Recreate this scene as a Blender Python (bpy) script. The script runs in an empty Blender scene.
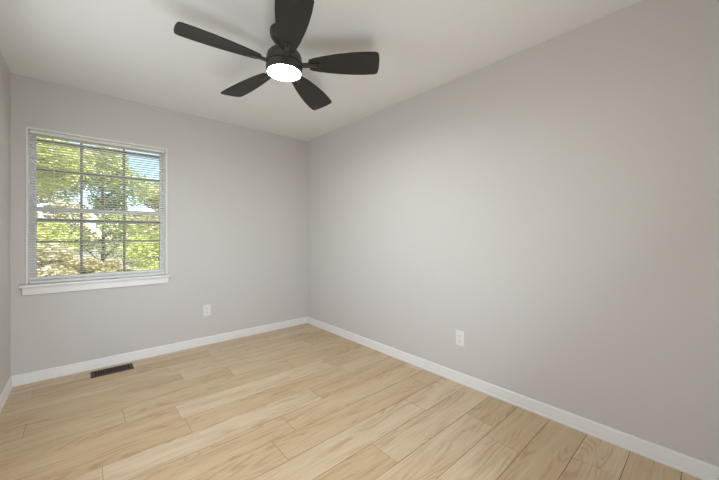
import bpy, bmesh, math, random
from mathutils import Vector, Matrix
PI = math.pi
random.seed(7)
scene = bpy.context.scene
COL = scene.collection

# ------------------------------------------------------------------ camera
CAM = (-2.24413, -3.60592, 1.17872)
YAW = math.radians(41.383)
cd = bpy.data.cameras.new('camera')
cam = bpy.data.objects.new('camera', cd); COL.objects.link(cam)
cam.location = CAM
cam.rotation_euler = (PI/2, 0, -YAW)
cd.sensor_fit = 'HORIZONTAL'; cd.sensor_width = 36.0
cd.lens = 36.0*310.975/719
cd.shift_y = -(240-235.19)/719
cd.clip_start = 0.02; cd.clip_end = 300
scene.camera = cam

# ------------------------------------------------------------------ world, sun, exposure
world = bpy.data.worlds.new('world'); scene.world = world; world.use_nodes = True
wn = world.node_tree; wn.nodes.clear()
wo = wn.nodes.new('ShaderNodeOutputWorld'); wb = wn.nodes.new('ShaderNodeBackground')
sk = wn.nodes.new('ShaderNodeTexSky'); sk.sky_type = 'NISHITA'; sk.sun_disc = False
sk.sun_elevation = math.radians(46); sk.sun_rotation = math.radians(150)
sk.air_density = 1.0; sk.dust_density = 0.1; sk.ozone_density = 1.6
wb.inputs['Strength'].default_value = 0.27
wn.links.new(sk.outputs[0], wb.inputs['Color']); wn.links.new(wb.outputs[0], wo.inputs['Surface'])

def lamp(name, kind, loc, rot, energy, color, **kw):
    l = bpy.data.lights.new(name, kind); l.energy = energy; l.color = color
    for k, v in kw.items(): setattr(l, k, v)
    o = bpy.data.objects.new(name, l); COL.objects.link(o); o.location = loc; o.rotation_euler = rot
    return o
lamp('sun', 'SUN', (0, -10, 20), (math.radians(44), 0, math.radians(30)), 8.0, (1.0, 0.95, 0.86), angle=0.01)
# added fill light in the hall, behind the camera beyond the open doorway
lamp('hall_fill', 'AREA', (-1.85, -4.65, 2.36), (math.radians(32), 0, 0), 24.0, (0.84, 0.94, 1.03), shape='RECTANGLE', size=1.3, size_y=0.7)
# added soft fill strip behind the camera, thrown up at the ceiling
lamp('bounce_fill', 'AREA', (-1.85, -3.66, 0.19), (math.radians(122), 0, math.radians(24)), 22.0, (0.87, 0.95, 1.02), shape='RECTANGLE', size=1.7, size_y=0.34)
# added area light shining in through the made-up window in the left wall
lamp('side_fill', 'AREA', (-2.90, -1.45, 1.42), (0, math.radians(-80), 0), 15.5, (0.88, 0.95, 1.02), shape='RECTANGLE', size=1.3, size_y=1.3)
FAN_EMIT = 138.0
scene.view_settings.view_transform = 'Standard'; scene.view_settings.look = 'None'
scene.view_settings.gamma = 1.0; scene.view_settings.use_curve_mapping = False
scene.view_settings.exposure = 0.31

# ------------------------------------------------------------------ materials
def srgb(r, g, b):
    f = lambda c: (c/255/12.92) if c/255 <= 0.04045 else ((c/255+0.055)/1.055)**2.4
    return (f(r), f(g), f(b), 1)
def mat(name, col, rough=0.6, metal=0.0, noise=None, bump=None, spec=0.5):
    """noise = (scale, dark factor) colour mottling; bump = (scale, distance)"""
    m = bpy.data.materials.new(name); m.use_nodes = True; nt = m.node_tree
    b = nt.nodes['Principled BSDF']
    b.inputs['Base Color'].default_value = col; b.inputs['Roughness'].default_value = rough
    b.inputs['Metallic'].default_value = metal; b.inputs['Specular IOR Level'].default_value = spec
    tc = nt.nodes.new('ShaderNodeTexCoord')
    if noise:
        n = nt.nodes.new('ShaderNodeTexNoise'); n.inputs['Scale'].default_value = noise[0]; n.inputs['Detail'].default_value = 4
        nt.links.new(tc.outputs['Object'], n.inputs['Vector'])
        r = nt.nodes.new('ShaderNodeMix'); r.data_type = 'RGBA'
        r.inputs['A'].default_value = [c*noise[1] for c in col[:3]]+[1]; r.inputs['B'].default_value = col
        nt.links.new(n.outputs['Fac'], r.inputs['Factor']); nt.links.new(r.outputs['Result'], b.inputs['Base Color'])
    if bump:
        n2 = nt.nodes.new('ShaderNodeTexNoise'); n2.inputs['Scale'].default_value = bump[0]; n2.inputs['Detail'].default_value = 5
        nt.links.new(tc.outputs['Object'], n2.inputs['Vector'])
        bp = nt.nodes.new('ShaderNodeBump'); bp.inputs['Distance'].default_value = bump[1]; bp.inputs['Strength'].default_value = 0.5
        nt.links.new(n2.outputs['Fac'], bp.inputs['Height']); nt.links.new(bp.outputs[0], b.inputs['Normal'])
    return m
M = {}
M['wall'] = mat('wall_paint', srgb(209, 204, 200), 0.85, noise=(3, 0.985), bump=(160, 0.0004), spec=0.25)
M['ceiling'] = mat('ceiling_paint', srgb(230, 228, 225), 0.92, noise=(4, 0.985), bump=(120, 0.0005), spec=0.2)
M['trim'] = mat('trim_paint', srgb(234, 232, 229), 0.35, noise=(6, 0.985))
M['vinyl'] = mat('window_vinyl', srgb(246, 244, 241), 0.4, noise=(8, 0.98))
M['storm'] = mat('storm_and_backlit_muntin', srgb(150, 146, 138), 0.5, metal=0.2, noise=(8, 0.95))
M['slat'] = mat('blind_slat', srgb(226, 222, 213), 0.45, noise=(5, 0.98))
M['cord'] = mat('blind_cord', srgb(225, 222, 215), 0.8, noise=(50, 0.95))
M['plate'] = mat('outlet_plastic', srgb(232, 230, 226), 0.35, noise=(30, 0.985))
M['slot'] = mat('outlet_slot', srgb(70, 66, 62), 0.6, noise=(60, 0.9))
M['vent'] = mat('vent_metal', srgb(60, 40, 27), 0.5, metal=0.0, noise=(60, 0.8))
M['vent_shade'] = mat('vent_dark', srgb(16, 13, 11), 0.9, noise=(60, 0.8))
M['blade'] = mat('fan_blade', srgb(37, 34, 32), 0.5, noise=(14, 0.85), bump=(90, 0.0003))
M['fanmetal'] = mat('fan_metal', srgb(72, 66, 60), 0.42, metal=0.3, noise=(40, 0.9))
M['screw'] = mat('fan_screw', srgb(20, 18, 17), 0.4, metal=0.6, noise=(60, 0.8))
M['bark'] = mat('bark', srgb(112, 98, 86), 0.95, noise=(9, 0.5), bump=(25, 0.02))
M['lawn'] = mat('lawn', srgb(188, 178, 150), 0.95, noise=(0.8, 0.55), bump=(6, 0.05))
M['brass'] = mat('knob_metal', srgb(150, 146, 140), 0.3, metal=0.9, noise=(60, 0.9))

def leaf_mat(name, c1, c2, c3):
    m = bpy.data.materials.new(name); m.use_nodes = True; nt = m.node_tree; nt.nodes.clear()
    out = nt.nodes.new('ShaderNodeOutputMaterial')
    geo = nt.nodes.new('ShaderNodeNewGeometry'); cr = nt.nodes.new('ShaderNodeValToRGB')
    cr.color_ramp.elements[0].color = c1; cr.color_ramp.elements[1].color = c3
    e = cr.color_ramp.elements.new(0.5); e.color = c2
    nt.links.new(geo.outputs['Random Per Island'], cr.inputs[0])
    d = nt.nodes.new('ShaderNodeBsdfDiffuse'); t = nt.nodes.new('ShaderNodeBsdfTranslucent'); mx = nt.nodes.new('ShaderNodeMixShader')
    mx.inputs[0].default_value = 0.4
    nt.links.new(cr.outputs[0], d.inputs[0]); nt.links.new(cr.outputs[0], t.inputs[0])
    nt.links.new(d.outputs[0], mx.inputs[1]); nt.links.new(t.outputs[0], mx.inputs[2]); nt.links.new(mx.outputs[0], out.inputs[0])
    return m
M['leaf_yellow'] = leaf_mat('leaf_yellow_green', srgb(184, 196, 92), srgb(220, 224, 124), srgb(244, 242, 200))
M['leaf_green'] = leaf_mat('leaf_green', srgb(152, 170, 92), srgb(200, 210, 130), srgb(238, 240, 208))
M['leaf_olive'] = leaf_mat('leaf_olive', srgb(178, 170, 118), srgb(214, 206, 150), srgb(240, 230, 214))

# glass that really lets the daylight in
gm = bpy.data.materials.new('window_glass'); gm.use_nodes = True; nt = gm.node_tree; nt.nodes.clear()
o_ = nt.nodes.new('ShaderNodeOutputMaterial'); tr = nt.nodes.new('ShaderNodeBsdfTransparent'); gl = nt.nodes.new('ShaderNodeBsdfGlossy')
tr.inputs[0].default_value = (0.97, 0.98, 0.975, 1); gl.inputs['Roughness'].default_value = 0.02
mx = nt.nodes.new('ShaderNodeMixShader'); mx.inputs[0].default_value = 0.05
nt.links.new(tr.outputs[0], mx.inputs[1]); nt.links.new(gl.outputs[0], mx.inputs[2]); nt.links.new(mx.outputs[0], o_.inputs[0])
M['glass'] = gm
# lit diffuser of the fan's lamp
lm = bpy.data.materials.new('lamp_diffuser'); lm.use_nodes = True; nt = lm.node_tree; nt.nodes.clear()
o_ = nt.nodes.new('ShaderNodeOutputMaterial'); em = nt.nodes.new('ShaderNodeEmission')
em.inputs[0].default_value = (0.90, 0.975, 1.03, 1); em.inputs[1].default_value = FAN_EMIT
nt.links.new(em.outputs[0], o_.inputs[0]); M['diffuser'] = lm

# light oak planks: one shader, each plank reads its own random value
def floor_mat():
    m = bpy.data.materials.new('oak_planks'); m.use_nodes = True; nt = m.node_tree; L = nt.links.new; N = nt.nodes.new
    b = nt.nodes['Principled BSDF']
    tc = N('ShaderNodeTexCoord'); at = N('ShaderNodeAttribute'); at.attribute_name = 'plank'
    off = N('ShaderNodeVectorMath'); off.operation = 'MULTIPLY_ADD'
    comb = N('ShaderNodeCombineXYZ'); comb.inputs[0].default_value = 37.0; comb.inputs[1].default_value = 11.0; comb.inputs[2].default_value = 5.0
    L(at.outputs['Color'], off.inputs[0]); L(comb.outputs[0], off.inputs[1]); L(tc.outputs['Object'], off.inputs[2])
    def mapped(sx, sy):
        mp = N('ShaderNodeMapping'); mp.inputs['Scale'].default_value = (sx, sy, 1); L(off.outputs[0], mp.inputs[0]); return mp.outputs[0]
    fine = N('ShaderNodeTexNoise'); fine.inputs['Scale'].default_value = 1.0; fine.inputs['Detail'].default_value = 5; fine.inputs['Roughness'].default_value = 0.65
    L(mapped(5, 85), fine.inputs['Vector'])
    wide = N('ShaderNodeTexNoise'); wide.inputs['Scale'].default_value = 1.0; wide.inputs['Detail'].default_value = 3; wide.inputs['Distortion'].default_value = 0.6
    L(mapped(1.6, 11), wide.inputs['Vector'])
    # cathedral grain: rings read off a slow stretched noise field
    fld = N('ShaderNodeTexNoise'); fld.inputs['Scale'].default_value = 1.0; fld.inputs['Detail'].default_value = 1.5; fld.inputs['Distortion'].default_value = 0.25
    L(mapped(1.1, 6.5), fld.inputs['Vector'])
    mul = N('ShaderNodeMath'); mul.operation = 'MULTIPLY'; mul.inputs[1].default_value = 95.0; L(fld.outputs['Fac'], mul.inputs[0])
    sn = N('ShaderNodeMath'); sn.operation = 'SINE'; L(mul.outputs[0], sn.inputs[0])
    rg = N('ShaderNodeMapRange'); rg.inputs[1].default_value = -0.2; rg.inputs[2].default_value = 1.0; L(sn.outputs[0], rg.inputs[0])
    # mask so that only some patches show rings
    msk = N('ShaderNodeMapRange'); msk.inputs[1].default_value = 0.44; msk.inputs[2].default_value = 0.60; L(wide.outputs['Fac'], msk.inputs[0])
    rm = N('ShaderNodeMath'); rm.operation = 'MULTIPLY'; L(rg.outputs[0], rm.inputs[0]); L(msk.outputs[0], rm.inputs[1])
    base = N('ShaderNodeValToRGB')
    base.color_ramp.elements[0].color = srgb(206, 180, 144); base.color_ramp.elements[1].color = srgb(218, 196, 167)
    e = base.color_ramp.elements.new(0.5); e.color = srgb(213, 189, 157)
    sep = N('ShaderNodeSeparateColor'); L(at.outputs['Color'], sep.inputs[0]); L(sep.outputs[0], base.inputs[0])
    def mixc(fac, a, col, amt):
        x = N('ShaderNodeMix'); x.data_type = 'RGBA'; x.blend_type = 'MULTIPLY'; x.inputs['B'].default_value = col
        s = N('ShaderNodeMath'); s.operation = 'MULTIPLY'; s.inputs[1].default_value = amt; L(fac, s.inputs[0]); L(s.outputs[0], x.inputs['Factor']); L(a, x.inputs['A'])
        return x.outputs['Result']
    fr = N('ShaderNodeMapRange'); fr.inputs[1].default_value = 0.40; fr.inputs[2].default_value = 0.72; L(fine.outputs['Fac'], fr.inputs[0])
    wr = N('ShaderNodeMapRange'); wr.inputs[1].default_value = 0.35; wr.inputs[2].default_value = 0.7; L(wide.outputs['Fac'], wr.inputs[0])
    c = mixc(wr.outputs[0], base.outputs[0], (0.84, 0.77, 0.66, 1), 0.55)
    c = mixc(fr.outputs[0], c, (0.72, 0.64, 0.53, 1), 0.55)
    c = mixc(rm.outputs[0], c, (0.72, 0.62, 0.50, 1), 0.60)
    L(c, b.inputs['Base Color'])
    b.inputs['Roughness'].default_value = 0.36; b.inputs['Specular IOR Level'].default_value = 0.55
    bp = N('ShaderNodeBump'); bp.inputs['Distance'].default_value = 0.0006; bp.inputs['Strength'].default_value = 0.4
    L(fine.outputs['Fac'], bp.inputs['Height']); L(bp.outputs[0], b.inputs['Normal'])
    return m
M['floor'] = floor_mat()
M['seam'] = mat('plank_seam', srgb(104, 82, 62), 0.9, noise=(20, 0.9))

# ------------------------------------------------------------------ helpers
def box(bm, x0, x1, y0, y1, z0, z1, mi=0):
    v = [bm.verts.new(p) for p in ((x0,y0,z0),(x1,y0,z0),(x1,y1,z0),(x0,y1,z0),(x0,y0,z1),(x1,y0,z1),(x1,y1,z1),(x0,y1,z1))]
    fs = []
    for q in ((0,3,2,1),(4,5,6,7),(0,1,5,4),(1,2,6,5),(2,3,7,6),(3,0,4,7)):
        f = bm.faces.new([v[i] for i in q]); f.material_index = mi; fs.append(f)
    return fs
def lathe(bm, prof, n=48, cap0=True, cap1=True, c=(0,0)):
    rings = [[bm.verts.new((c[0]+r*math.cos(2*PI*i/n), c[1]+r*math.sin(2*PI*i/n), z)) for i in range(n)] for r, z in prof]
    for a, b in zip(rings, rings[1:]):
        for i in range(n):
            bm.faces.new((a[i], a[(i+1)%n], b[(i+1)%n], b[i]))
    if cap0: bm.faces.new(rings[0][::-1])
    if cap1: bm.faces.new(rings[-1])
def tube(bm, p0, p1, r0, r1, n=10):
    p0, p1 = Vector(p0), Vector(p1); d = (p1-p0).normalized()
    u = d.orthogonal().normalized(); w = d.cross(u)
    a = [bm.verts.new(p0+r0*(math.cos(2*PI*i/n)*u+math.sin(2*PI*i/n)*w)) for i in range(n)]
    b = [bm.verts.new(p1+r1*(math.cos(2*PI*i/n)*u+math.sin(2*PI*i/n)*w)) for i in range(n)]
    for i in range(n): bm.faces.new((a[i], a[(i+1)%n], b[(i+1)%n], b[i]))
    bm.faces.new(a[::-1]); bm.faces.new(b)
def prism(bm, pts, z0, z1):
    a = [bm.verts.new((x, y, z0)) for x, y in pts]; b = [bm.verts.new((x, y, z1)) for x, y in pts]; n = len(pts)
    for i in range(n): bm.faces.new((a[i], a[(i+1)%n], b[(i+1)%n], b[i]))
    bm.faces.new(a[::-1]); bm.faces.new(b)
def obj(name, bm, m, parent=None, smooth=False, bevel=0, loc=None, fixn=True):
    if fixn: bmesh.ops.recalc_face_normals(bm, faces=bm.faces[:])
    me = bpy.data.meshes.new(name); bm.to_mesh(me); bm.free()
    for x in (m if isinstance(m, (list, tuple)) else [m]): me.materials.append(M[x])
    o = bpy.data.objects.new(name, me); COL.objects.link(o)
    if parent: o.parent = parent
    if loc: o.location = loc
    if smooth:
        for p in me.polygons: p.use_smooth = True
        try: me.set_sharp_from_angle(angle=math.radians(35))
        except Exception: pass
    if bevel:
        b = o.modifiers.new('bevel', 'BEVEL'); b.width = bevel; b.segments = 2; b.limit_method = 'ANGLE'; b.angle_limit = math.radians(40)
    return o
def empty(name, loc=(0,0,0), rz=0):
    o = bpy.data.objects.new(name, None); COL.objects.link(o); o.location = loc; o.rotation_euler = (0,0,rz); return o
def tag(o, label, cat, group=None, kind=None):
    o['label'] = label; o['category'] = cat
    if group: o['group'] = group
    if kind: o['kind'] = kind
    return o
def struct(o, label=None, cat=None):
    o['kind'] = 'structure'
    if label: o['label'] = label
    if cat: o['category'] = cat
    return o

# ------------------------------------------------------------------ room shell
W = 2.682; D = 3.86; H = 2.44; T = 0.12
WX0, WX1, WZ0, WZ1 = -2.590, -1.640, 0.784, 2.032           # window opening
# floor: one mesh of planks running along x, thin seams between them
def make_floor():
    bm = bmesh.new(); lay = bm.loops.layers.color.new('plank')
    for f in box(bm, -W, 0, -D, 0, -0.05, -0.0012, 1): pass
    P = 0.1955; y_ref = -3.114; g = 0.0017; rnd = random.Random(3)
    known = {-0.23: -2.535, -0.96: -2.52, -1.11: -2.055, -1.65: -2.18, -1.46: -1.765, -2.04: -1.445, -1.85: -1.29,
             -2.43: -1.03, -2.24: -0.525, -2.82: -0.48, -3.21: -0.30}
    k0 = int(math.floor((-D - y_ref)/P)); k = k0
    while y_ref + k*P < 0:
        ya, yb = y_ref+k*P, y_ref+(k+1)*P; yc = (ya+yb)/2
        ref = None
        for yy, xx in known.items():
            if ya <= yy < yb: ref = xx
        if ref is None: ref = -W + rnd.random()*1.22
        ya, yb = max(ya, -D), min(yb, 0)
        xs = [ref + n*1.22 for n in range(-4, 5)]
        edges = [-W] + [x for x in xs if -W+0.02 < x < -0.02] + [0.0]
        for a, b in zip(edges, edges[1:]):
            c = (rnd.random(), rnd.random(), rnd.random(), 1)
            x0, x1, y0, y1 = a+g, b-g, ya+0.0022, yb-0.0022
            v = [bm.verts.new(p) for p in ((x0,y0,0),(x1,y0,0),(x1,y1,0),(x0,y1,0))]
            w = [bm.verts.new(p) for p in ((x0-g*.6,y0-g*.6,-0.0011),(x1+g*.6,y0-g*.6,-0.0011),(x1+g*.6,y1+g*.6,-0.0011),(x0-g*.6,y1+g*.6,-0.0011))]
            fs = [bm.faces.new(v)] + [bm.faces.new((w[i], w[(i+1)%4], v[(i+1)%4], v[i])) for i in range(4)]
            for f in fs:
                for l in f.loops: l[lay] = c
        k += 1
    o = obj('floor', bm, ['floor', 'seam'], fixn=False)
    return struct(o, 'light oak plank floor laid parallel to the window wall', 'floor')
make_floor()
bm = bmesh.new(); box(bm, -W-T, T, -D-T, T, H, H+0.1); struct(obj('ceiling', bm, 'ceiling'), 'smooth white painted ceiling', 'ceiling')
bm = bmesh.new()
box(bm, -W-T, WX0, 0, T, -0.05, H); box(bm, WX1, T, 0, T, -0.05, H); box(bm, WX0, WX1, 0, T, -0.05, WZ0-0.02); box(bm, WX0, WX1, 0, T, WZ1, H)
struct(obj('wall_back', bm, 'wall'), 'pale grey wall with the window in it', 'wall')
bm = bmesh.new(); box(bm, 0, T, -D, 0, -0.05, H); struct(obj('wall_right', bm, 'wall'), 'long pale grey wall on the right', 'wall')
LY0, LY1 = -2.05, -0.85
bm = bmesh.new(); box(bm, -W-T, -W, -D, LY0, -0.05, H); box(bm, -W-T, -W, LY1, 0, -0.05, H); box(bm, -W-T, -W, LY0, LY1, -0.05, WZ0-0.02); box(bm, -W-T, -W, LY0, LY1, WZ1, H)
struct(obj('wall_left', bm, 'wall'), 'narrow sliver of pale grey wall at the left edge', 'wall')
DX0, DX1, DZ = -2.58, -1.32, 2.05                              # opening to the hall behind the camera
bm = bmesh.new()
box(bm, -W-T, DX0, -D-T, -D, -0.05, H); box(bm, DX1, T, -D-T, -D, -0.05, H); box(bm, DX0, DX1, -D-T, -D, DZ, H)
struct(obj('wall_front', bm, 'wall'))
# hall behind the camera
bm = bmesh.new(); box(bm, -3.4, -0.4, -5.4, -D, -0.05, -0.0005); struct(obj('floor_hall', bm, 'floor'))
bm = bmesh.new(); box(bm, -3.4, -0.4, -5.4, -D-T, H, H+0.1); struct(obj('ceiling_hall', bm, 'ceiling'))
bm = bmesh.new(); box(bm, -3.52, -3.4, -5.4, -D-T, 0, H); box(bm, -0.4, -0.28, -5.4, -D-T, 0, H); box(bm, -3.52, -0.28, -5.52, -5.4, 0, H)
struct(obj('wall_hall', bm, 'wall'))

# baseboards: stepped profile swept along the wall
def base_prof():   # (out from wall, z)
    return [(0, 0), (0.0145, 0), (0.0150, 0.006), (0.0140, 0.0125), (0.0105, 0.015), (0.0100, 0.058), (0.0085, 0.064), (0.0095, 0.069), (0.0070, 0.077), (0.0035, 0.083), (0, 0.083)]
def baseboard(name, p0, p1, nrm, label=None, s0=1, s1=1):
    bm = bmesh.new(); p0, p1, nrm = Vector(p0), Vector(p1), Vector(nrm); d = (p1-p0).normalized()
    A = [bm.verts.new(p0+nrm*o+d*o*s0+Vector((0,0,z+0.0004))) for o, z in base_prof()]
    B = [bm.verts.new(p1+nrm*o-d*o*s1+Vector((0,0,z+0.0004))) for o, z in base_prof()]
    n = len(A)
    for i in range(n): bm.faces.new((A[i], A[(i+1)%n], B[(i+1)%n], B[i]))
    bm.faces.new(A[::-1]); bm.faces.new(B)
    return struct(obj(name, bm, 'trim', smooth=True), label, 'baseboard' if label else None)
baseboard('baseboard_back', (-W,0,0), (0,0,0), (0,-1,0), 'white baseboard along the window wall')
baseboard('baseboard_right', (0,0,0), (0,-D,0), (-1,0,0), 'white baseboard along the long right wall')
baseboard('baseboard_left', (-W,-D,0), (-W,0,0), (1,0,0), 'white baseboard along the left wall')
baseboard('baseboard_front', (0,-D,0), (DX1+0.07,-D,0), (0,1,0), s1=0)
bm = bmesh.new()
box(bm, DX0-0.055, DX0+0.012, -D-T-0.015, -D+0.015, 0, DZ+0.06); box(bm, DX1-0.012, DX1+0.06, -D-T-0.015, -D+0.015, 0, DZ+0.06); box(bm, DX0+0.012, DX1-0.012, -D-T-0.015, -D+0.015, DZ-0.012, DZ+0.06)
struct(obj('trim_1', bm, 'trim', bevel=0.003))

# ------------------------------------------------------------------ window
win = struct(empty('window_1', ((WX0+WX1)/2, 0.05, WZ0)), 'white double hung window with grids behind a mini blind', 'window')
wl = win.location.copy()
def wobj(name, bm, m, parent=win, **kw):
    o = obj(name, bm, m, parent, **kw)
    if parent is win: o.location = -wl
    return o
def frame(bm, x0, x1, z0, z1, y0, y1, l, r, b, t):
    box(bm, x0, x0+l, y0, y1, z0, z1); box(bm, x1-r, x1, y0, y1, z0, z1)
    box(bm, x0+l, x1-r, y0, y1, z0, z0+b); box(bm, x0+l, x1-r, y0, y1, z1-t, z1)
def muntins(bm, x0, x1, z0, z1, y0, y1, xs, zs, w):
    for x in xs: box(bm, x-w/2, x+w/2, y0, y1, z0, z1)
    for z in zs:
        e = [x0]+[q for x in xs for q in (x-w/2, x+w/2)]+[x1]
        for a, b in zip(e[::2], e[1::2]): box(bm, a, b, y0, y1, z-w/2, z+w/2)
# casing bead round the opening and the jamb lining
bm = bmesh.new(); c = 0.010
box(bm, WX0-c, WX0, -0.005, 0.0, WZ0, WZ1+c); box(bm, WX1, WX1+c, -0.005, 0.0, WZ0, WZ1+c); box(bm, WX0, WX1, -0.005, 0.0, WZ1, WZ1+c)
wobj('window_casing', bm, 'trim', bevel=0.002)
bm = bmesh.new(); j = 0.004
box(bm, WX0, WX0+j, -0.005, T, WZ0, WZ1); box(bm, WX1-j, WX1, -0.005, T, WZ0, WZ1); box(bm, WX0+j, WX1-j, -0.005, T, WZ1-j, WZ1)
wobj('window_jamb', bm, 'trim')
# stool and apron
bm = bmesh.new(); box(bm, WX0-0.045, WX1+0.035, -0.036, 0.0, WZ0-0.020, WZ0); box(bm, WX0+0.0005, WX1-0.0005, 0.0, T, WZ0-0.0195, WZ0)
sill = wobj('window_sill', bm, 'trim', bevel=0.004)
bm = bmesh.new(); box(bm, WX0-0.030, WX1+0.020, -0.016, 0.0, WZ0-0.082, WZ0-0.0202)
wobj('window_apron', bm, 'trim', bevel=0.004)
fx0, fx1 = WX0+j, WX1-j
# outer frame
bm = bmesh.new(); frame(bm, fx0, fx1, WZ0, WZ1-j, 0.050, 0.118, 0.016, 0.016, 0.012, 0.014); wobj('window_frame', bm, 'vinyl', bevel=0.001)
MX = (-2.271, -1.970)
sx0, sx1 = fx0+0.016, fx1-0.016
def sash(name, z0, z1, y0, y1, b, t, zs, side=0.022):
    bm = bmesh.new(); frame(bm, sx0, sx1, z0, z1, y0, y1, side, side, b, t)
    s = wobj(name, bm, 'vinyl', bevel=0.0015)
    bm = bmesh.new(); muntins(bm, sx0+side, sx1-side, z0+b, z1-t, y0+0.006, y1-0.006, MX, zs, 0.018)
    obj('muntin', bm, 'storm', s)  # grey instead of white vinyl: the bars' backlit shade is in the colour
    bm = bmesh.new(); ym = (y0+y1)/2; box(bm, sx0+side, sx1-side, ym-0.001, ym+0.001, z0+b, z1-t)
    obj('glass_pane', bm, 'glass', s)
    return s
sash('lower_sash', WZ0+0.012, 1.412, 0.052, 0.078, 0.042, 0.040, (1.122,))
sash('upper_sash', 1.378, WZ1-j-0.014, 0.080, 0.102, 0.036, 0.020, (1.727,))
# storm window outside: its two dark cross rails show through the glass
bm = bmesh.new(); frame(bm, sx0, sx1, WZ0+0.012, WZ1-j-0.014, 0.105, 0.117, 0.022, 0.022, 0.02, 0.004)
box(bm, sx0+0.022, sx1-0.022, 0.105, 0.117, 1.949, 1.980); box(bm, sx0+0.022, sx1-0.022, 0.105, 0.117, 1.288, 1.320)
wobj('storm_window', bm, 'storm', bevel=0.001)

# added window in the left wall, out of view, to admit the side fill
win2 = struct(empty('added_window', (-W-0.06, (LY0+LY1)/2, WZ0)))
def w2(name, bm, m, **kw):
    o = obj(name, bm, m, win2, **kw); o.location = -win2.location; return o
bm = bmesh.new(); xa, xb = -W-0.115, -W-0.06
box(bm, xa, xb, LY0, LY0+0.04, WZ0-0.02, WZ1); box(bm, xa, xb, LY1-0.04, LY1, WZ0-0.02, WZ1)
for z0, z1 in ((WZ0-0.02, WZ0+0.03), (1.38, 1.41), (WZ1-0.04, WZ1)): box(bm, xa, xb, LY0+0.04, LY1-0.04, z0, z1)
w2('window_frame', bm, 'vinyl', bevel=0.001)
bm = bmesh.new(); box(bm, xa+0.026, xa+0.029, LY0+0.04, LY1-0.04, WZ0+0.03, 1.38); box(bm, xa+0.026, xa+0.029, LY0+0.04, LY1-0.04, 1.41, WZ1-0.04); w2('glass_pane', bm, 'glass')
bm = bmesh.new(); box(bm, -W-0.059, -W+0.034, LY0-0.0, LY1+0.0, WZ0-0.0198, WZ0); w2('window_sill', bm, 'trim', bevel=0.004)

# ------------------------------------------------------------------ mini blind
bl = tag(empty('window_blind', ((WX0+WX1)/2, 0.018, WZ1-0.01)), 'white horizontal mini blind with slats open, hanging in the window', 'blind')
b0 = bl.location.copy()
def bobj(name, bm, m, **kw):
    o = obj(name, bm, m, bl, **kw); o.location = -b0; return o
bx0, bx1 = WX0+0.009, WX1-0.009; by = 0.022
bm = bmesh.new(); box(bm, bx0, bx1, by-0.013, by+0.013, WZ1-0.034, WZ1-0.006); bobj('headrail', bm, 'slat', bevel=0.002)
bm = bmesh.new()
pitch = 0.0216; zt = WZ1-0.048; zb = WZ0+0.034; n = int((zt-zb)/pitch); tilt = math.radians(-11)
for i in range(n+1):
    z = zt - i*pitch; S = 4; top = []; bot = []
    for k in range(S+1):
        u = (k/S-0.5)*0.0262; crown = 0.0028*(1-(2*k/S-1)**2)
        y = by + u*math.cos(tilt) - crown*math.sin(tilt); zz = z + u*math.sin(tilt) + crown*math.cos(tilt)
        top.append([bm.verts.new((x, y, zz+0.00025)) for x in (bx0, bx1)]); bot.append([bm.verts.new((x, y, zz-0.00025)) for x in (bx0, bx1)])
    for k in range(S):
        bm.faces.new((top[k][0], top[k][1], top[k+1][1], top[k+1][0])); bm.faces.new((bot[k][0], bot[k+1][0], bot[k+1][1], bot[k][1]))
    bm.faces.new((top[0][0], bot[0][0], bot[0][1], top[0][1])); bm.faces.new((top[S][0], top[S][1], bot[S][1], bot[S][0]))
    for e in (0, 1): bm.faces.new([top[k][e] for k in range(S+1)]+[bot[k][e] for k in range(S, -1, -1)])
bobj('slats', bm, 'slat', smooth=True)
bm = bmesh.new(); box(bm, bx0, bx1, by-0.0125, by+0.0125, WZ0+0.0015, WZ0+0.024); bobj('bottom_rail', bm, 'slat', bevel=0.003)
for x in (bx0+0.14, (bx0+bx1)/2, bx1-0.14):
    bm = bmesh.new()
    for y in (by-0.0135, by+0.0135): tube(bm, (x, y, WZ0+0.01), (x, y, WZ1-0.03), 0.0006, 0.0006, 6)
    bobj('ladder_cord', bm, 'cord')
bm = bmesh.new(); xw = -2.440; tube(bm, (xw, 0.002, 1.335), (xw, 0.002, WZ1-0.03), 0.0028, 0.0028, 8); tube(bm, (xw, 0.002, 1.325), (xw, 0.002, 1.345), 0.005, 0.0045, 8)
bobj('tilt_wand', bm, 'cord', smooth=True)

# ------------------------------------------------------------------ ceiling fan
FX, FY = -1.321, -1.8545
fan = tag(empty('ceiling_fan', (FX, FY, H)), 'black five-blade ceiling fan with a glowing round light', 'ceiling fan')
def fobj(name, bm, m, parent=fan, **kw): return obj(name, bm, m, parent, **kw)
ZB = 2.228-H; ZL = 2.180-H
bm = bmesh.new(); lathe(bm, [(0.086,-0.0005),(0.086,-0.020),(0.081,-0.042),(0.066,-0.064),(0.040,-0.078),(0.022,-0.082)]); fobj('canopy', bm, 'fanmetal', smooth=True)
bm = bmesh.new(); lathe(bm, [(0.014,-0.081),(0.014,-0.118)], 20); lathe(bm, [(0.024,-0.104),(0.028,-0.112),(0.028,-0.122)], 24); fobj('downrod', bm, 'fanmetal', smooth=True)
bm = bmesh.new(); lathe(bm, [(0.030,-0.120),(0.060,-0.122),(0.086,-0.130),(0.100,-0.146),(0.107,-0.168),(0.109,-0.190),(0.109,-0.206)]); fobj('motor_housing', bm, 'fanmetal', smooth=True)
bm = bmesh.new(); lathe(bm, [(0.104,-0.207),(0.104,-0.211),(0.1085,-0.213),(0.1095,-0.216),(0.1095,ZL+0.004),(0.1075,ZL),(0.1025,ZL),(0.1025,ZL+0.010)]); fobj('light_housing', bm, 'fanmetal', smooth=True)
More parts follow.
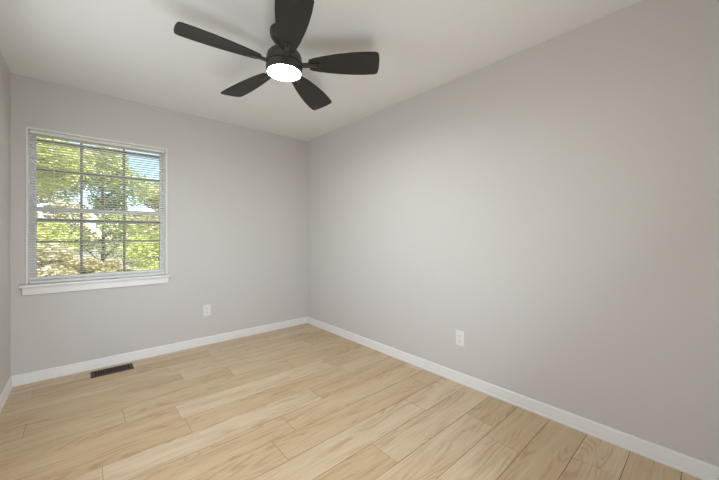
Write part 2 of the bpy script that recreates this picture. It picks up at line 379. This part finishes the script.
bm = bmesh.new(); lathe(bm, [(0.1005,ZL+0.009),(0.1005,ZL+0.002),(0.098,ZL+0.0005),(0.08,ZL-0.0005),(0.04,ZL-0.001),(0.004,ZL-0.0015)]); fobj('light_diffuser', bm, 'diffuser', smooth=True)
def blade_outline():
    r0, r1 = 0.150, 0.588
    up = [(r0+0.004,0.036),(r0+0.014,0.043),(0.200,0.053),(0.26,0.065),(0.34,0.077),(0.42,0.085),(0.50,0.088),(0.560,0.086),(0.578,0.079),(r1-0.004,0.064)]
    tip = [(r1,0.030),(r1,0.0),(r1,-0.030)]
    dn = [(x,-y) for x, y in up[::-1]]
    return [(r0,0.018)]+up+tip+dn+[(r0,-0.018)]
OFF = math.radians(31.35); PITCH = math.radians(-13)
blade0 = None
for k in range(5):
    if k == 0:
        bm = bmesh.new(); prism(bm, blade_outline(), -0.003, 0.003)
        b = fobj('blade', bm, 'blade', bevel=0.0015)
        bm = bmesh.new(); pts = [(0.125,0.013),(0.215,0.0125),(0.223,0.009),(0.226,0),(0.223,-0.009),(0.215,-0.0125),(0.125,-0.013)]
        prism(bm, pts, -0.0095, -0.0031)
        br = obj('blade_bracket', bm, 'fanmetal', b, bevel=0.001)
        bm = bmesh.new(); box(bm, 0.104, 0.150, -0.015, 0.015, -0.010, 0.004)
        arm = obj('blade_arm', bm, 'fanmetal', b, bevel=0.003)
        bm = bmesh.new(); lathe(bm, [(0.0065,-0.0096),(0.0065,-0.0112),(0.0045,-0.0122)], 12, c=(0.208,0))
        sc = obj('screw', bm, 'screw', b, smooth=True)
        blade0 = (b, [br, arm, sc])
    else:
        b = blade0[0].copy(); COL.objects.link(b)
        for chd in blade0[1]:
            c2 = chd.copy(); COL.objects.link(c2); c2.parent = b
    b.location = (0, 0, ZB); b.rotation_euler = (PITCH, 0, OFF+k*math.radians(72))

# the blade wheel hangs a few degrees out of true
TILT = Matrix.Translation((0, 0, ZB)) @ Matrix.Rotation(math.radians(-1.8), 4, Vector((0.661, 0.750, 0))) @ Matrix.Rotation(math.radians(-3.0), 4, Vector((0.750, -0.661, 0))) @ Matrix.Translation((0, 0, -ZB))
bpy.context.view_layer.update()
for o in fan.children:
    if o.name.startswith('blade'): o.matrix_local = TILT @ o.matrix_local

# ------------------------------------------------------------------ outlets
def make_outlet(loc, rz, label):
    t = tag(empty('wall_outlet', loc, rz), label, 'outlet')
    # local frame: plate lies in xz, faces -y
    bm = bmesh.new(); box(bm, -0.0365, 0.0365, -0.0065, -0.0003, -0.059, 0.059); obj('cover_plate', bm, 'plate', t, bevel=0.0025)
    for s in (-1, 1):
        bm = bmesh.new(); n = 20; pts = [(max(-0.0150, min(0.0150, 0.0175*math.cos(2*PI*i/n))), 0.0145*math.sin(2*PI*i/n)) for i in range(n)]
        A = [bm.verts.new((x, -0.0066, z+s*0.0195)) for x, z in pts]; B = [bm.verts.new((x, -0.0086, z+s*0.0195)) for x, z in pts]
        for i in range(n): bm.faces.new((A[i], A[(i+1)%n], B[(i+1)%n], B[i]))
        bm.faces.new(A[::-1]); bm.faces.new(B)
        rc = obj('receptacle', bm, 'plate', t)
        bm = bmesh.new(); z = s*0.0195
        box(bm, -0.0075, -0.0050, -0.0090, -0.0087, z-0.003, z+0.006); box(bm, 0.0050, 0.0075, -0.0090, -0.0087, z-0.002, z+0.006); box(bm, -0.0025, 0.0025, -0.0090, -0.0087, z-0.010, z-0.0055)
        obj('slot', bm, 'slot', rc)
    bm = bmesh.new(); tube(bm, (0, -0.0066, 0), (0, -0.0074, 0), 0.003, 0.0026, 10); obj('screw', bm, 'plate', t)
    return t
make_outlet((-1.262, 0, 0.369), 0, 'small white outlet on the window wall, right of the window near the floor')
make_outlet((0, -2.276, 0.357), -PI/2, 'white duplex outlet low on the long blank right wall')

# ------------------------------------------------------------------ floor register
VX0, VX1, VY0, VY1 = -2.212, -1.922, -0.226, -0.076
vt = tag(empty('floor_vent', ((VX0+VX1)/2, (VY0+VY1)/2, 0)), 'dark bronze slotted floor vent beside the baseboard under the window', 'vent')
vw, vh = (VX1-VX0)/2, (VY1-VY0)/2
bm = bmesh.new(); box(bm, -vw+0.02, vw-0.02, -vh+0.02, vh-0.02, 0.0006, 0.0012); obj('dark_backing', bm, 'vent_shade', vt)  # flat black plate standing in for the shade down the duct
bm = bmesh.new(); e = 0.026
box(bm, -vw, -vw+e, -vh, vh, 0.0005, 0.005); box(bm, vw-e, vw, -vh, vh, 0.0005, 0.005); box(bm, -vw+e, vw-e, -vh, -vh+e, 0.0005, 0.005); box(bm, -vw+e, vw-e, vh-e, vh, 0.0005, 0.005)
obj('vent_frame', bm, 'vent', vt, bevel=0.0015)
bm = bmesh.new(); n = 14
for i in range(1, n):
    x = -vw+e+(2*(vw-e))*i/n; box(bm, x-0.0028, x+0.0028, -vh+e, vh-e, 0.0013, 0.0045)
box(bm, -vw+e, vw-e, -0.003, 0.003, 0.0014, 0.0046)
obj('louvers', bm, 'vent', vt)

# ------------------------------------------------------------------ outdoors
GZ = -0.9
bm = bmesh.new()
n = 24; vs = {}
for i in range(n+1):
    for k in range(n+1):
        x, y = -35+70*i/n, 0.3+60*k/n
        z = GZ + 0.15*math.sin(x*0.31+1)*math.sin(y*0.23) + 0.02*max(0, y-8)
        vs[i, k] = bm.verts.new((x, y, z))
for i in range(n):
    for k in range(n): bm.faces.new((vs[i,k], vs[i+1,k], vs[i+1,k+1], vs[i,k+1]))
g = struct(obj('ground', bm, 'lawn', smooth=True), 'grassy ground outside the window', 'ground')
def gz(x, y): return GZ + 0.15*math.sin(x*0.31+1)*math.sin(y*0.23) + 0.02*max(0, y-8)
def leafy(bm, centre, rad, count, size, rnd, squash=0.8):
    for _ in range(count):
        while True:
            p = Vector((rnd.uniform(-1,1), rnd.uniform(-1,1), rnd.uniform(-1,1)))
            if 0.25 < p.length < 1: break
        p = Vector((p.x*rad, p.y*rad, p.z*rad*squash))+Vector(centre)
        q = Matrix.Rotation(rnd.uniform(0, 2*PI), 3, 'Z') @ Matrix.Rotation(rnd.uniform(-1.2, 1.2), 3, 'X')
        s = size*rnd.uniform(0.6, 1.4)
        loc = [(-s,0,0), (-s*.3,-s*.5,s*.1), (s*.5,-s*.42,0), (s*1.15,0,-s*.15), (s*.5,s*.42,0), (-s*.3,s*.5,s*.1)]
        bm.faces.new([bm.verts.new(p + q @ Vector(v)) for v in loc])
def tree(name, x, y, h, crown, leafm, label, seed, base=0.25, count=1100, size=0.055, nblob=16):
    rnd = random.Random(seed); t = tag(empty(name, (x, y, gz(x, y)-0.05)), label, 'tree', 'trees outside the window')
    bm = bmesh.new(); tube(bm, (0,0,0), (0.05,0.03,h*0.45), 0.03*h/2, 0.02*h/2, 12); tube(bm, (0.05,0.03,h*0.43), (-0.05,0.0,h*0.9), 0.019*h/2, 0.006*h/2, 10)
    fol = bmesh.new()
    for i in range(nblob):
        a = rnd.uniform(0, 2*PI); zz = rnd.uniform(base, 0.92); rr = crown*math.sin(PI*min(1, (zz-base)/(1-base)*0.85+0.15))*rnd.uniform(0.35, 1.0)
        c = (rr*math.cos(a), rr*math.sin(a), zz*h)
        tube(bm, (0.02,0.01,max(0.15*h, zz*h-0.8*rr-0.2)), c, 0.03, 0.008, 6)
        leafy(fol, c, crown*rnd.uniform(0.38, 0.55), count, size, rnd)
    obj('trunk', bm, 'bark', t, smooth=True); obj('foliage', fol, leafm, t, fixn=False)
    return t
tree('leafy_tree', -3.9, 8.6, 6.4, 1.6, 'leaf_yellow', 'yellow-green leafy tree outside, seen through the left third of the blind', 1)
tree('leafy_tree', -1.75, 12.2, 5.6, 1.6, 'leaf_green', 'green leafy tree outside, seen through the middle of the blind', 2)
tree('leafy_tree', 1.6, 10.6, 4.0, 1.4, 'leaf_yellow', 'shorter yellow-green tree outside, seen through the right third of the blind', 3, base=0.2)
tree('shrub', -2.9, 5.6, 1.9, 0.75, 'leaf_olive', 'low olive shrub outside, seen through the lower left of the window', 4, base=0.15, nblob=10, size=0.045)
tree('shrub', -0.6, 7.4, 2.1, 0.95, 'leaf_yellow', 'low yellow-green shrub outside, seen through the lower right of the window', 5, base=0.15, nblob=10, size=0.045)
tree('leafy_tree', -7.2, 16, 8.2, 2.2, 'leaf_green', 'taller far green tree at the upper left behind the others', 6, size=0.09)
tree('leafy_tree', 1.5, 19, 5.2, 1.8, 'leaf_olive', 'far olive tree low in the right of the view', 8, size=0.09)
tree('leafy_tree', -4.3, 21, 5.2, 1.9, 'leaf_olive', 'far olive tree low in the middle of the view', 9, size=0.09)
tree('shrub', -1.95, 8.9, 1.75, 0.75, 'leaf_olive', 'low olive shrub outside, seen through the lower middle of the window', 12, base=0.12, nblob=10, size=0.05)
